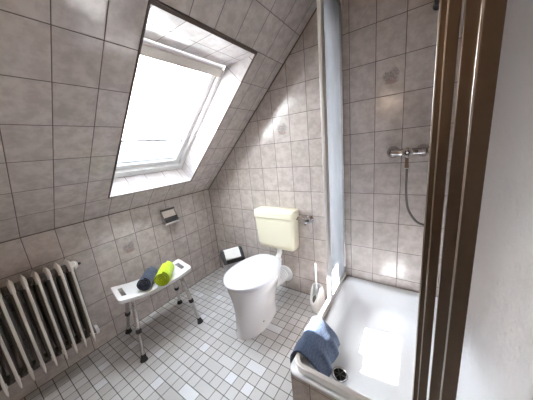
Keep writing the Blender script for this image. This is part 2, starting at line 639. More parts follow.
# dark joints where slope, knee wall, back wall and floor meet
mb = MB()
slope_box(mb, 0, DC, -0.007, 0.0, -0.005, 0.0)
mb.box((0, YF, H - 0.004), (0.004, 0, H + 0.003))
mb.box((0, -0.004, 0), (0.004, 0, H))
mb.box((0, YF, 0), (0.004, 0, 0.003))
mb.box((0, -0.004, 0), (1.42, 0, 0.003))
struct(mb.build('trim_3', M['sealant'], smooth=False))

mb = MB()
mb.box((1.42, -0.006, 0.270), (XR, 0, 0.2865))
struct(mb.build('trim_4', simple('grey_brown_sealant', (0.30, 0.26, 0.24), 0.6), smooth=False))

# ---------------------------------------------------------------- roof window
win = bpy.data.objects.new('window_1', None)
COL.objects.link(win)
win['kind'] = 'structure'
WD0, WD1 = OD0 + 0.02, 1.20
mb = MB()                                   # fixed outer frame
FW = 0.032
slope_box(mb, WD0 - 0.05, WD0 + FW, OY0 - 0.03, OY1 + 0.03, 0.160, 0.27)
slope_box(mb, WD1 - FW, WD1 + 0.10, OY0 - 0.03, OY1 + 0.03, 0.181, 0.27)
slope_box(mb, WD0 + FW, WD1 - FW, OY0 - 0.03, OY0 + FW, 0.165, 0.27)
slope_box(mb, WD0 + FW, WD1 - FW, OY1 - FW, OY1 + 0.03, 0.165, 0.27)
mb.build('frame', M['window_white'], win, bevel=0.003)
mb = MB()                                   # sash
s0, s1, sy0, sy1, sw = WD0 + FW + 0.003, WD1 - FW - 0.003, OY0 + FW + 0.003, OY1 - FW - 0.003, 0.038
slope_box(mb, s0, s0 + sw, sy0, sy1, 0.185, 0.245)
slope_box(mb, s1 - sw, s1, sy0, sy1, 0.185, 0.245)
slope_box(mb, s0 + sw, s1 - sw, sy0, sy0 + sw, 0.185, 0.245)
slope_box(mb, s0 + sw, s1 - sw, sy1 - sw, sy1, 0.185, 0.245)
mb.build('sash', M['window_white'], win, bevel=0.004)
g0, g1, gy0, gy1 = s0 + sw, s1 - sw, sy0 + sw, sy1 - sw
mb = MB()
slope_box(mb, g0 - 0.004, g1 + 0.004, gy0 - 0.004, gy1 + 0.004, 0.222, 0.226)
mb.build('pane', M['glass'], win, smooth=False)
mb = MB()                                   # grey seal round the pane
for a in ((g0, g0 + 0.005, gy0, gy1), (g1 - 0.005, g1, gy0, gy1), (g0, g1, gy0, gy0 + 0.005), (g0, g1, gy1 - 0.005, gy1)):
    slope_box(mb, *a, 0.214, 0.222)
mb.build('pane_seal', simple('grey_seal', (0.35, 0.35, 0.36), 0.5), win, smooth=False)

bl = thing('roller_blind', 'white roller blind drawn most of the way down the roof window', 'blind', slope(1.15, -0.66, 0.16))
inv = Matrix.Translation(-Vector(bl.location))


def local_slope_box(mb, d0, d1, y0, y1, o0, o1):
    m = inv @ Matrix(((CT, 0, -ST, 0), (0, 1, 0, 0), (ST, 0, CT, H), (0, 0, 0, 1)))
    mb.box((d0, y0, o0), (d1, y1, o1), m)


mb = MB()
mb.quad([inv @ slope(d_, y_, 0.205) for d_, y_ in ((0.528, gy0 + 0.002), (0.528, gy1 - 0.002), (1.13, gy1 - 0.002), (1.13, gy0 + 0.002))])
mb.build('cloth', M['blind'], bl, smooth=False)
mb = MB()
local_slope_box(mb, 0.520, 0.534, gy0 - 0.002, gy1 + 0.002, 0.199, 0.210)
mb.build('pull_bar', simple('grey_blind_bar', (0.16, 0.155, 0.16), 0.4), bl, bevel=0.002)
mb = MB()
local_slope_box(mb, 1.120, 1.178, OY0 + 0.012, OY1 - 0.030, 0.150, 0.180)
mb.build('cassette', M['cassette'], bl, bevel=0.006)
mb = MB()
local_slope_box(mb, 1.124, 1.172, OY1 - 0.0295, OY1 - 0.020, 0.153, 0.180)
mb.build('end_cap', simple('grey_end_cap', (0.42, 0.40, 0.38), 0.4), bl, bevel=0.002)

# ---------------------------------------------------------------- radiator
rad = thing('column_radiator', 'old cream column radiator standing against the tiled knee wall', 'radiator', (0.105, -1.285, 0.0))
NEL, PITCH = 17, 0.0485


def element():
    """one radiator section in local x (wall to room), thin in y"""
    m = MB()
    ex, zb, zt = 0.062, 0.172, 0.757
    # front and back blades, slightly wedge shaped
    for sx in (1,):
        rings = []
        for z, w, dx in ((zb - 0.004, 0.002, -0.004), (zb + 0.022, 0.0060, 0.0), (zb + 0.06, 0.0070, 0.002), (0.45, 0.0070, 0.003),
                         (zt - 0.05, 0.0070, 0.002), (zt - 0.018, 0.0070, -0.006), (zt, 0.005, -0.026)):
            xo = ex + dx
            rings.append([Vector((xo - 0.014, -w * 0.6, z)), Vector((xo - 0.006, -w, z)), Vector((xo, -w * 0.55, z)),
                          Vector((xo, w * 0.55, z)), Vector((xo - 0.006, w, z)), Vector((xo - 0.014, w * 0.6, z))])
        m.loft(rings)
    # pagoda shaped head: ridge from the front blade up to a tip above the rear
    rings = []
    for x, z0_, z1_, w in ((ex - 0.013, 0.700, 0.742, 0.006), (0.034, 0.668, 0.752, 0.010), (0.008, 0.668, 0.757, 0.014),
                           (-0.014, 0.668, 0.766, 0.010), (-0.036, 0.672, 0.757, 0.014), (-0.058, 0.680, 0.745, 0.010)):
        zc = (z0_ + z1_) / 2
        hh = (z1_ - z0_) / 2
        rings.append([Vector((x, w * math.cos(a) * (1.0 if abs(math.sin(a)) < 0.8 else 0.4), zc + hh * math.sin(a)))
                      for a in [2 * math.pi * k / 12 for k in range(12)]])
    m.loft(rings)
    # foot
    rings = []
    for x, z0_, z1_, w in ((ex - 0.013, 0.200, 0.235, 0.005), (0.03, 0.186, 0.262, 0.008), (0.0, 0.176, 0.262, 0.013), (-0.036, 0.174, 0.262, 0.013), (-0.058, 0.19, 0.25, 0.009)):
        zc = (z0_ + z1_) / 2
        hh = (z1_ - z0_) / 2
        rings.append([Vector((x, w * math.cos(a), zc + hh * math.sin(a))) for a in [2 * math.pi * k / 12 for k in range(12)]])
    m.loft(rings)
    return m


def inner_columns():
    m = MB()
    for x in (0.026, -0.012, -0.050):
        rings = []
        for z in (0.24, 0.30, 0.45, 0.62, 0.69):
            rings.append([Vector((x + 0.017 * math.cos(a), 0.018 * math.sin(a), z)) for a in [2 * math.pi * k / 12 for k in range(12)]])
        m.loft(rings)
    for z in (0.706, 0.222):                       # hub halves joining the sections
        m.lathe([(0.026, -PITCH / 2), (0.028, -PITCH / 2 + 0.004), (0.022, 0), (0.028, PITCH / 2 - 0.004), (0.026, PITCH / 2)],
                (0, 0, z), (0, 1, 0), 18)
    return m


e0 = element().build('section', M['radiator'], rad, bevel=0.0015, segs=2)
c0 = inner_columns().build('columns', M['radiator_shaded'], e0)
for k in range(1, NEL):
    e = e0.copy()
    COL.objects.link(e)
    e.parent = rad
    e.location = (0, -PITCH * k, 0)
    c = c0.copy()
    COL.objects.link(c)
    c.parent = e
mb = MB()
mb.lathe([(0.030, 0.010), (0.030, 0.028), (0.024, 0.032), (0.020, 0.040), (0.013, 0.043)], (0, 0, 0.708), (0, 1, 0), 8)
pl = mb.build('plug', M['radiator'], rad, bevel=0.001)
pl['label'] = 'white end plug with black vent at the top'
mb = MB()
mb.lathe([(0.009, 0.043), (0.009, 0.056), (0.006, 0.060)], (0, 0, 0.708), (0, 1, 0), 12)
mb.build('vent_valve', M['black'], pl)
mb = MB()
mb.lathe([(0.024, 0.010), (0.024, 0.024), (0.031, 0.025), (0.031, 0.040), (0.020, 0.045)], (0, 0, 0.214), (0, 1, 0), 8)
mb.build('plug', M['white_plastic'], rad, bevel=0.001)
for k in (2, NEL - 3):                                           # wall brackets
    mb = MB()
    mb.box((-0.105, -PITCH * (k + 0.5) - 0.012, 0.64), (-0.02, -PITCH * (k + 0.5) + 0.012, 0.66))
    mb.build('wall_bracket', M['radiator_shaded'], rad)
mb = MB()
mb.tube([(0.0, -PITCH * (NEL - 0.5), 0.222), (0.0, -PITCH * (NEL + 0.3), 0.222), (-0.005, -PITCH * (NEL + 0.6), 0.20), (-0.005, -PITCH * (NEL + 0.6), 0.0)], 0.010)
mb.build('supply_pipe', M['radiator'], rad)

# ---------------------------------------------------------------- shower stool with rolled towels
ST_YAW = math.atan2(0.985, 0.172)            # local x runs along the seat
stool = thing('shower_stool', 'white plastic shower stool with metal legs holding two rolled towels', 'stool', (0.272, -0.887, 0.0), ST_YAW)
SL, SWD = 0.252, 0.126


def seat_z(x):
    return 0.424 + 0.036 * (x / SL) ** 2


nx, ny = 40, 12
mb = MB()
slots = ((-0.222, -0.194), (0.194, 0.222))


def seat_w(x):                                # rounded ends
    e = max(0.0, abs(x) - (SL - 0.018)) / 0.018
    return SWD * (1 - 0.03 * (abs(x) / SL)) - 0.018 * (1 - math.sqrt(max(0, 1 - e * e)))


xs = [-SL, -SL + .004, -SL + .012, -SL + .022] + [-0.222, -0.216, -0.200, -0.194] + [-0.16 + 0.32 * k / 16 for k in range(17)] + [0.194, 0.200, 0.216, 0.222] + [SL - .022, SL - .012, SL - .004, SL]
fr = [-1, -0.9, -0.60, -0.52, -0.2, 0.2, 0.52, 0.60, 0.9, 1]
top, bot = {}, {}
verts, faces = [], []
for i, x in enumerate(xs):
    for j, q in enumerate(fr):
        y = q * seat_w(x)
        verts.append((x, y, seat_z(x) - (0.004 if abs(q) == 1 else 0)))
        top[i, j] = len(verts) - 1
for i, x in enumerate(xs):
    for j, q in enumerate(fr):
        y = q * seat_w(x) * 0.985
        verts.append((x * 0.995, y, seat_z(x) - 0.030))
        bot[i, j] = len(verts) - 1


def in_slot(i, j):
    xm = (xs[i] + xs[i + 1]) / 2
    qm = (fr[j] + fr[j + 1]) / 2
    return any(a < xm < b for a, b in slots) and abs(qm) < 0.52


for i in range(len(xs) - 1):
    for j in range(len(fr) - 1):
        if in_slot(i, j):
            for (di, dj, a, b) in ((-1, 0, (i, j), (i, j + 1)), (1, 0, (i + 1, j), (i + 1, j + 1)),
                                   (0, -1, (i, j), (i + 1, j)), (0, 1, (i, j + 1), (i + 1, j + 1))):
                if not in_slot(i + di, j + dj):
                    faces.append((top[a], top[b], bot[b], bot[a]))
            continue
        faces.append((top[i, j], top[i + 1, j], top[i + 1, j + 1], top[i, j + 1]))
        faces.append((bot[i, j], bot[i, j + 1], bot[i + 1, j + 1], bot[i + 1, j]))
for i in range(len(xs) - 1):
    for j in (0, len(fr) - 1):
        faces.append((top[i, j], top[i + 1, j], bot[i + 1, j], bot[i, j]))
for j in range(len(fr) - 1):
    for i in (0, len(xs) - 1):
        faces.append((top[i, j], top[i, j + 1], bot[i, j + 1], bot[i, j]))
mb.add(verts, faces)
mb.build('seat', M['white_plastic'], stool, bevel=0.003)

FX, FYF, FYB, LT = 0.212, 0.19, 0.19, 0.388
# (end, side, foot x, foot y): side -1 faces the room
for sx in (-1, 1):
    # bent tube under each end of the seat
    mb = MB()
    pts = []
    for sy in (-1, 1):
        foot = Vector((sx * FX, sy * FYF, 0.0))
        head = Vector((sx * 0.172, sy * 0.078, LT))
        knee = head.lerp(foot, 0.14)
        mid = head.lerp(foot, 0.50)
        leg = [mid, knee.lerp(mid, 0.5), knee]
        arc = [knee.lerp(Vector((sx * 0.168, sy * 0.055, LT + 0.006)), q) + Vector((0, sy * 0.016 * math.sin(math.pi * q), 0.010 * math.sin(math.pi * q))) for q in (0.25, 0.5, 0.75, 1.0)]
        pts.append(leg + arc)
    path = pts[0] + [Vector((sx * 0.168, 0, LT + 0.006))] + list(reversed(pts[1]))
    mb.tube(path, 0.0145, 14)
    yoke = mb.build('leg_frame', M['aluminium'], stool)
    mb = MB()
    mb.box((sx * 0.168 - 0.016, -0.05, LT), (sx * 0.168 + 0.016, 0.05, 0.416 - 0.006))
    mb.build('bracket', M['white_plastic'], yoke, bevel=0.004)
    for sy in (-1, 1):
        foot = Vector((sx * FX, sy * FYF, 0.0))
        head = Vector((sx * 0.172, sy * 0.078, LT))
        d = (foot - head).normalized()
        mb = MB()
        mb.tube([head.lerp(foot, 0.49), foot - d * 0.02], 0.0125, 14)
        lg = mb.build('leg', M['aluminium'], stool)
        mb = MB()
        mb.tube([head.lerp(foot, 0.475), head.lerp(foot, 0.485), head.lerp(foot, 0.535), head.lerp(foot, 0.545)], [0.016, 0.0185, 0.0185, 0.016], 14)
        mb.build('collar', M['rubber'], lg)
        mb = MB()
        mb.lathe([(0.0225, 0.0), (0.0235, 0.006), (0.021, 0.016), (0.017, 0.024), (0.0155, 0.040), (0.013, 0.044)], (foot.x, foot.y, 0.0), (-d.x, -d.y, -d.z * 1.0), 20)
        for q, p in enumerate(mb.v):
            if p[2] < 0.0:
                mb.v[q] = (p[0], p[1], 0.0)
        mb.build('rubber_foot', M['rubber'], lg)


def towel_roll(name, label, a, b, r, mat, turns=3.4):
    a, b = Vector(a), Vector(b)
    root = thing(name, label, 'towel', (a + b) / 2 - Vector((0, 0, r)))
    ax = (b - a)
    L = ax.length
    ax.normalize()
    up = Vector((0, 0, 1))
    side = ax.cross(up).normalized()
    c = Vector((0, 0, r))
    N = int(turns * 26)
    # spiral cloth section, thick enough to nest into a roll
    thick = r / (turns + 0.35) * 0.86
    mb = MB()
    rings = []
    stations = [(-L / 2, 0.90), (-L / 2 + 0.006, 1.0), (-L / 4, 1.012), (0, 1.0), (L / 4, 1.012), (L / 2 - 0.006, 1.0), (L / 2, 0.90)]
    for h, k in stations:
        outer, inner = [], []
        for q in range(N + 1):
            ang = 2 * math.pi * turns * q / N
            rr = (0.10 * r) + (r - 0.10 * r) * q / N
            p_out = rr
            p_in = rr - thick * (0.5 if k < 1 else 1.0)
            w = 1 + 0.012 * math.sin(3 * ang + h * 60)
            dirv = side * math.cos(ang - 1.2) + up * math.sin(ang - 1.2)
            # the roll sags a little where it lies
            o_ = dirv * p_out * w
            o_.z = max(o_.z, -r + 0.002)
            i_ = dirv * max(0.001, p_in) * w
            i_.z = max(i_.z, -r + 0.004)
            outer.append(c + o_ + ax * (h - (1 - q / N) * 0.004 * math.copysign(1, h)))
            inner.append(c + i_ + ax * h)
        rings.append(outer + list(reversed(inner)))
    mb.loft(rings)
    o = mb.build('rolled_cloth', mat, root, angle=60)
    # loose outer edge lying along the roll
    mb = MB()
    ang = 2 * math.pi * turns - 1.2
    pts = []
    for k in range(9):
        h = -L / 2 + 0.006 + (L - 0.012) * k / 8
        pts.append(c + ax * h + (side * math.cos(ang) + up * math.sin(ang)) * (r - 0.002))
    mb.tube(pts, 0.004, 8)
    mb.build('hem', mat, root)
    return root


zr = seat_z(0) + 0.0005
rb = 0.053
towel_roll('rolled_towel', 'rolled slate blue towel lying on the white shower stool', (0.360, -0.998, zr + rb + .004), (0.243, -0.881, zr + rb + .004), rb, M['towel_blue'])
rl = 0.059
towel_roll('rolled_towel', 'rolled lime green towel lying on the white shower stool', (0.432, -0.905, zr + rl + .005), (0.312, -0.790, zr + rl + .005), rl, M['towel_lime'])

# ---------------------------------------------------------------- toilet
tx = 0.886
toilet = thing('toilet', 'white floor-standing toilet with closed lid', 'toilet', (tx, -0.408, 0.0))


def egg(half, yb, yf, z, n=40, sq=3.2, tx_off=0.0):
    """outline: blunt at the back (yb), round at the front (yf); y local"""
    pts = []
    yc = yb + (yf - yb) * 0.56
    for k in range(n):
        a = 2 * math.pi * k / n
        c, s = math.cos(a), math.sin(a)
        e = sq if s > 0 else 2.0
        x = half * math.copysign(abs(c) ** (2 / e), c)
        ry = (yb - yc) if s > 0 else (yc - yf)
        y = yc + ry * math.copysign(abs(s) ** (2 / e), s)
        if s > 0:
            x *= 1 - 0.24 * s
        pts.append(Vector((x + tx_off, y, z)))
    return pts


mb = MB()
rings = [egg(0.114, 0.165, -0.270, 0.0), egg(0.114, 0.165, -0.270, 0.012), egg(0.108, 0.160, -0.262, 0.03), egg(0.107, 0.170, -0.256, 0.10), egg(0.114, 0.195, -0.254, 0.18),
         egg(0.128, 0.22, -0.256, 0.245), egg(0.153, 0.226, -0.262, 0.305), egg(0.172, 0.225, -0.268, 0.345), egg(0.178, 0.23, -0.268, 0.375),
         egg(0.176, 0.228, -0.266, 0.388)]
mb.loft(rings)
mb.build('bowl', M['ceramic'], toilet, angle=60)
mb = MB()
mb.loft([egg(0.176, 0.215, -0.270, 0.389), egg(0.183, 0.22, -0.276, 0.393), egg(0.183, 0.22, -0.276, 0.402), egg(0.178, 0.216, -0.272, 0.406)])
mb.build('seat', M['seat'], toilet, angle=60)
mb = MB()
mb.loft([egg(0.184, 0.222, -0.280, 0.4075), egg(0.191, 0.228, -0.288, 0.411), egg(0.191, 0.228, -0.288, 0.420), egg(0.184, 0.223, -0.281, 0.427),
         egg(0.160, 0.205, -0.256, 0.431), egg(0.10, 0.15, -0.19, 0.434), egg(0.02, 0.03, -0.05, 0.435)])
lid = mb.build('lid', M['seat'], toilet, angle=60)
for sx in (-0.075, 0.075):
    mb = MB()
    mb.tube([(sx - 0.018, 0.226, 0.400), (sx + 0.018, 0.226, 0.400)], 0.011, 14)
    mb.build('hinge', M['seat'], lid)
mb = MB()
mb.lathe([(0.0075, 0.0), (0.0075, 0.0025), (0.004, 0.004)], (0.1045, -0.105, 0.066), (1, 0, 0), 14)
mb.build('fixing_cap', simple('dull_screw', (0.25, 0.24, 0.24), 0.4), toilet)
# outlet to the wall and its ribbed sleeve
mb = MB()
mb.tube([(0.0, 0.125, 0.175), (0.003, 0.20, 0.165), (0.008, 0.30, 0.158), (0.010, 0.406, 0.155)], [0.050, 0.052, 0.052, 0.052], 24)
outlet = mb.build('outlet_pipe', M['ceramic'], toilet)
mb = MB()
for k in range(4):
    y = 0.275 + 0.026 * k
    mb.tube([(0.004 + 0.001 * k, y, 0.163), (0.0045 + 0.001 * k, y + 0.004, 0.163), (0.005 + 0.001 * k, y + 0.012, 0.163), (0.0055 + 0.001 * k, y + 0.016, 0.163)], [0.053, 0.059, 0.059, 0.053], 24)
mb.build('ribbed_sleeve', M['white_plastic'], outlet)
mb = MB()
mb.lathe([(0.052, -0.030), (0.070, -0.022), (0.078, -0.010), (0.079, -0.001)], (0.010, 0.407, 0.155), (0, 1, 0), 32)
mb.build('wall_collar', M['white_plastic'], outlet)

# cistern
cis = thing('toilet_cistern', 'yellowed cream plastic flush cistern on the tiled wall above the toilet', 'cistern', (0.890, 0.0, 0.445))


def tank_ring(z, hw, d, r, yb=-0.004):
    return rrect(-hw, hw, -d, yb, r, z, 6)


mb = MB()
mb.loft([tank_ring(0.000, 0.150, 0.085, 0.02), tank_ring(0.004, 0.165, 0.100, 0.025), tank_ring(0.016, 0.178, 0.112, 0.028), tank_ring(0.05, 0.184, 0.119, 0.028),
         tank_ring(0.288, 0.194, 0.127, 0.026)])
mb.build('tank', M['cream'], cis, angle=50)
mb = MB()
mb.loft([tank_ring(0.289, 0.188, 0.123, 0.026), tank_ring(0.292, 0.200, 0.132, 0.028), tank_ring(0.318, 0.200, 0.131, 0.028), tank_ring(0.346, 0.199, 0.129, 0.026),
         tank_ring(0.354, 0.196, 0.124, 0.024), tank_ring(0.357, 0.188, 0.115, 0.02)])
mb.build('tank_lid', M['cream'], cis, angle=50)
mb = MB()
mb.tube([(0.190, -0.055, 0.287), (0.204, -0.055, 0.287)], 0.011, 16)
mb.build('side_fitting', simple('brassy_fitting', (0.40, 0.30, 0.16), 0.3, metal=0.8), cis)
mb = MB()
mb.tube([(0.0, -0.055, 0.004), (0.0, -0.055, -0.055), (-0.006, -0.085, -0.095), (-0.01, -0.135, -0.104), (-0.012, -0.172, -0.104)], 0.0225, 18)
fp = mb.build('flush_pipe', M['white_plastic'], cis)
mb = MB()
mb.lathe([(0.026, -0.012), (0.031, -0.006), (0.031, 0.0), (0.026, 0.0)], (0, -0.055, 0.0), (0, 0, 1), 24)
mb.build('pipe_nut', M['cream'], fp)

val = thing('angle_valve', 'chrome angle valve with thin feed pipe beside the cistern', 'valve', (1.176, 0.0, 0.722))
mb = MB()
mb.lathe([(0.033, -0.001), (0.031, -0.008), (0.016, -0.014), (0.015, -0.040), (0.012, -0.046)], (0, 0, 0), (0, 1, 0), 24)
mb.tube([(0, -0.034, 0), (-0.022, -0.034, 0.006)], 0.008, 14)
vb = mb.build('valve_body', M['chrome'], val)
mb = MB()
mb.lathe([(0.019, -0.046), (0.025, -0.050), (0.023, -0.072), (0.012, -0.076)], (0.004, 0, 0), (0, 1, 0), 8)
mb.tube([(-0.022, -0.056, -0.034), (0.022, -0.056, 0.020)], 0.009, 10)
mb.build('handle', M['chrome'], val, bevel=0.001)
mb = MB()
mb.tube([(-0.022, -0.034, 0.006), (-0.045, -0.036, 0.020), (-0.075, -0.048, 0.024), (-0.099, -0.055, 0.020)], 0.005, 12)
mb.build('feed_pipe', M['chrome'], val)

# ---------------------------------------------------------------- swing bin in the corner
byaw = math.radians(57)
bin_ = thing('swing_bin', 'small grey swing bin with black rim in the corner behind the toilet', 'bin', (0.415, -0.190, 0.0), byaw)
mb = MB()
mb.loft([rrect(-0.078, 0.078, -0.078, 0.078, 0.02, 0.0, 5), rrect(-0.080, 0.080, -0.080, 0.080, 0.02, 0.004, 5), rrect(-0.096, 0.096, -0.096, 0.096, 0.022, 0.30, 5)])
mb.build('body', M['bin_grey'], bin_)
# gabled black hood with an opening for each flap
mb = MB()
hz0, hz1, hw = 0.296, 0.398, 0.102
prof = [(-0.104, hz0), (-0.104, hz0 + 0.026), (-0.022, hz1), (0.022, hz1), (0.104, hz0 + 0.026), (0.104, hz0)]
for x0_, x1_ in ((-hw, -hw + 0.026), (hw - 0.030, hw)):
    mb.loft([[Vector((x0_, y, z)) for y, z in prof], [Vector((x1_, y, z)) for y, z in prof]])
mb.box((-hw + 0.018, -0.104, hz0), (hw - 0.018, -0.084, hz0 + 0.034))
mb.box((-hw + 0.018, 0.084, hz0), (hw - 0.018, 0.104, hz0 + 0.034))
mb.build('hood', M['black'], bin_, bevel=0.004)
mb = MB()
fprof = [(-0.082, hz0 + 0.040), (-0.016, hz1 - 0.001), (0.016, hz1 - 0.001), (0.082, hz0 + 0.040), (0.080, hz0 + 0.034), (0, hz1 - 0.016), (-0.080, hz0 + 0.034)]
mb.loft([[Vector((-hw + 0.0265, y, z)) for y, z in fprof], [Vector((hw - 0.0305, y, z)) for y, z in fprof]])
mb.build('flap', M['bin_flap'], bin_, bevel=0.002)

# ---------------------------------------------------------------- toilet brush
br = thing('toilet_brush', 'white toilet brush in its holder on the floor beside the shower', 'toilet brush', (1.262, -0.135, 0.0), math.radians(-35))
mb = MB()


def brush_ring(z, r, cut=0.0, n=32):
    pts = []
    for k in range(n):
        a = 2 * math.pi * k / n
        pts.append(Vector((r * math.cos(a), r * 0.92 * math.sin(a), z + cut * max(0.0, -math.sin(a)) ** 1.5)))
    return pts


outer = [brush_ring(0.0, 0.054), brush_ring(0.006, 0.058), brush_ring(0.05, 0.062), brush_ring(0.11, 0.062, -0.045), brush_ring(0.165, 0.060, -0.105), brush_ring(0.200, 0.053, -0.142), brush_ring(0.212, 0.042, -0.140)]
innr = [brush_ring(0.206, 0.038, -0.136), brush_ring(0.18, 0.050, -0.115), brush_ring(0.11, 0.056, -0.045), brush_ring(0.012, 0.054)]
mb.loft(outer + innr, True, True)
mb.build('holder', M['white_plastic'], br, angle=50)
mb = MB()
mb.lathe([(0.010, 0.02), (0.034, 0.028), (0.038, 0.05), (0.038, 0.085), (0.030, 0.105), (0.008, 0.112)], (0, -0.002, 0), (0, 0, 1), 24)
mb.build('brush_head', M['bristle'], br)
mb = MB()
mb.tube([(0, -0.002, 0.10), (0, -0.002, 0.22), (0, -0.002, 0.32), (0, -0.002, 0.385), (0, -0.002, 0.405), (0, -0.002, 0.414)], [0.006, 0.0065, 0.008, 0.0115, 0.010, 0.005], 14)
hd = mb.build('handle', M['white_plastic'], br)
mb = MB()
mb.tube([(0, -0.0145, 0.392), (0, -0.0095, 0.392)], 0.0035, 10)
mb.build('hanging_hole', M['shade_plug'], hd)  # dark dot drawn in place of an open hole

# ---------------------------------------------------------------- paper holder on the knee wall
tp = thing('paper_holder', 'chrome toilet paper holder with open flap and no roll on the knee wall', 'toilet paper holder', (0.0, -0.520, 0.80))
mb = MB()
mb.box((0.0, -0.066, -0.060), (0.006, 0.066, 0.064))
for sy in (-1, 1):
    y0_, y1_ = sorted((sy * 0.062, sy * 0.068))
    mb.loft([[Vector((x, y0_, z)) for x, z in ((0.0, 0.05), (0.012, 0.05), (0.055, -0.030), (0.055, -0.062), (0.0, -0.062))],
             [Vector((x, y1_, z)) for x, z in ((0.0, 0.05), (0.012, 0.05), (0.055, -0.030), (0.055, -0.062), (0.0, -0.062))]])
mb.build('bracket', M['chrome'], tp, bevel=0.001)
mb = MB()
m_ = Matrix.Translation((0.010, 0, 0.058)) @ Matrix.Rotation(math.radians(-14), 4, 'Y')
mb.box((-0.002, -0.060, -0.068), (0.003, 0.060, -0.006), m_)
mb.build('flap', simple('brushed_steel', (0.66, 0.62, 0.56), 0.35, metal=0.9), tp, bevel=0.001)
mb = MB()
mb.tube([(0.012, -0.066, 0.062), (0.012, 0.066, 0.062)], 0.0085, 14)
mb.build('hinge', simple('dark_hinge', (0.12, 0.10, 0.09), 0.35, metal=0.6), tp)
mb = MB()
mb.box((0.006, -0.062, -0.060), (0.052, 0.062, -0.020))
mb.build('hollow_shade', M['shade_plug'], tp)  # solid dark block in place of the shaded space inside the holder
mb = MB()
mb.box((0.050, -0.068, -0.066), (0.058, 0.068, -0.052))
mb.build('front_bar', simple('bright_steel_bar', (0.85, 0.84, 0.82), 0.3, metal=0.6), tp, bevel=0.002)

# ---------------------------------------------------------------- shower tray
TX0, TX1, TY0, TY1, TZ = 1.418, XR - 0.002, -0.897, -0.004, 0.285
tray = thing('shower_tray', 'white square shower tray on a tiled base', 'shower tray', (1.81, -0.45, 0.0))
ox, oy = 1.81, -0.45


def tr_ring(ins, r, z, ex=0.0):
    return [Vector((p.x - ox, p.y - oy, p.z)) for p in rrect(TX0 + ins, TX1 - ins, TY0 + ins, TY1 - ins, r, z, 8)]


mb = MB()
mb.loft([tr_ring(0.012, 0.035, 0.266), tr_ring(0.001, 0.040, 0.268), tr_ring(0.0, 0.040, 0.279), tr_ring(0.004, 0.038, 0.283), tr_ring(0.010, 0.036, TZ),
         tr_ring(0.050, 0.055, TZ), tr_ring(0.058, 0.06, 0.281), tr_ring(0.068, 0.07, 0.262), tr_ring(0.090, 0.09, 0.195), tr_ring(0.108, 0.10, 0.170), tr_ring(0.130, 0.10, 0.159),
         tr_ring(0.165, 0.09, 0.155), tr_ring(0.30, 0.05, 0.1535)], cap0=False, cap1=True)
tb = mb.build('basin', M['enamel'], tray, angle=60)
mb = MB()
a0, a1, c0_, c1_ = TX0 + 0.012 - ox, TX1 - ox, TY0 + 0.012 - oy, TY1 - oy
for pts in ([(a0, c0_, 0), (a1, c0_, 0), (a1, c0_, 0.2655), (a0, c0_, 0.2655)], [(a0, c1_, 0), (a0, c0_, 0), (a0, c0_, 0.2655), (a0, c1_, 0.2655)]):
    mb.quad(pts, [((p[0] - a0 + 0.055) if pts[0][1] == pts[1][1] else (p[1]), p[2] - 0.235) for p in pts])
mb.build('tiled_base', M['apron'], tray, smooth=False)
mb = MB()
mb.lathe([(0.040, 0.1540), (0.041, 0.1570), (0.038, 0.1590), (0.034, 0.1585), (0.032, 0.1565)], (1.605 - ox, -0.700 - oy, 0), (0, 0, 1), 32)
dr = mb.build('drain', M['chrome'], tray)
mb = MB()
mb.lathe([(0.0325, 0.1562), (0.0325, 0.1572), (0.022, 0.1574)], (1.605 - ox, -0.700 - oy, 0), (0, 0, 1), 28)
mb.build('drain_hole', M['drain_dark'], dr)
mb = MB()
for k in range(3):
    a = math.pi * k / 3
    mb.tube([(1.605 - ox - 0.03 * math.cos(a), -0.700 - oy - 0.03 * math.sin(a), 0.1580), (1.605 - ox + 0.03 * math.cos(a), -0.700 - oy + 0.03 * math.sin(a), 0.1580)], 0.0022, 8)
mb.build('drain_cross', simple('dull_drain_cross', (0.07, 0.065, 0.06), 0.5), dr)

# ---------------------------------------------------------------- shower enclosure, both doors slid open away from the corner
enc = thing('shower_enclosure', 'corner shower enclosure with frosted panels and metal profiles slid open', 'shower enclosure', (1.436, -0.882, 0.286))
EX, EY, EZ = 1.436, -0.882, 0.286
RT = 2.10                                   # underside of the head rail


def L_path(n=10, r=0.055):
    path, nrm = [(EX, -0.012)], [(1, 0)]
    for k in range(n + 1):
        a = math.radians(180 + 90 * k / n)
        path.append((EX + r + r * math.cos(a), EY + r + r * math.sin(a)))
        nrm.append((-math.cos(a), -math.sin(a)))
    path.append((XR - 0.004, EY))
    nrm.append((0, 1))
    return [(x - EX, y - EY) for x, y in path], nrm


pth, nr_ = L_path()
mb = MB()
mb.sweep_rect(pth, 0.024, 0.034, 0.0, nr_)
mb.build('bottom_rail', M['rail'], enc, bevel=0.004)
mb = MB()
mb.sweep_rect(pth, 0.036, 0.045, RT - EZ, nr_)
mb.build('head_rail', M['aluminium'], enc, bevel=0.003)


def ebox(mb, x0, x1, y0, y1, z0, z1):
    mb.box((x0 - EX, y0 - EY, z0 - EZ), (x1 - EX, y1 - EY, z1 - EZ))


ZB, ZT = 0.320, RT
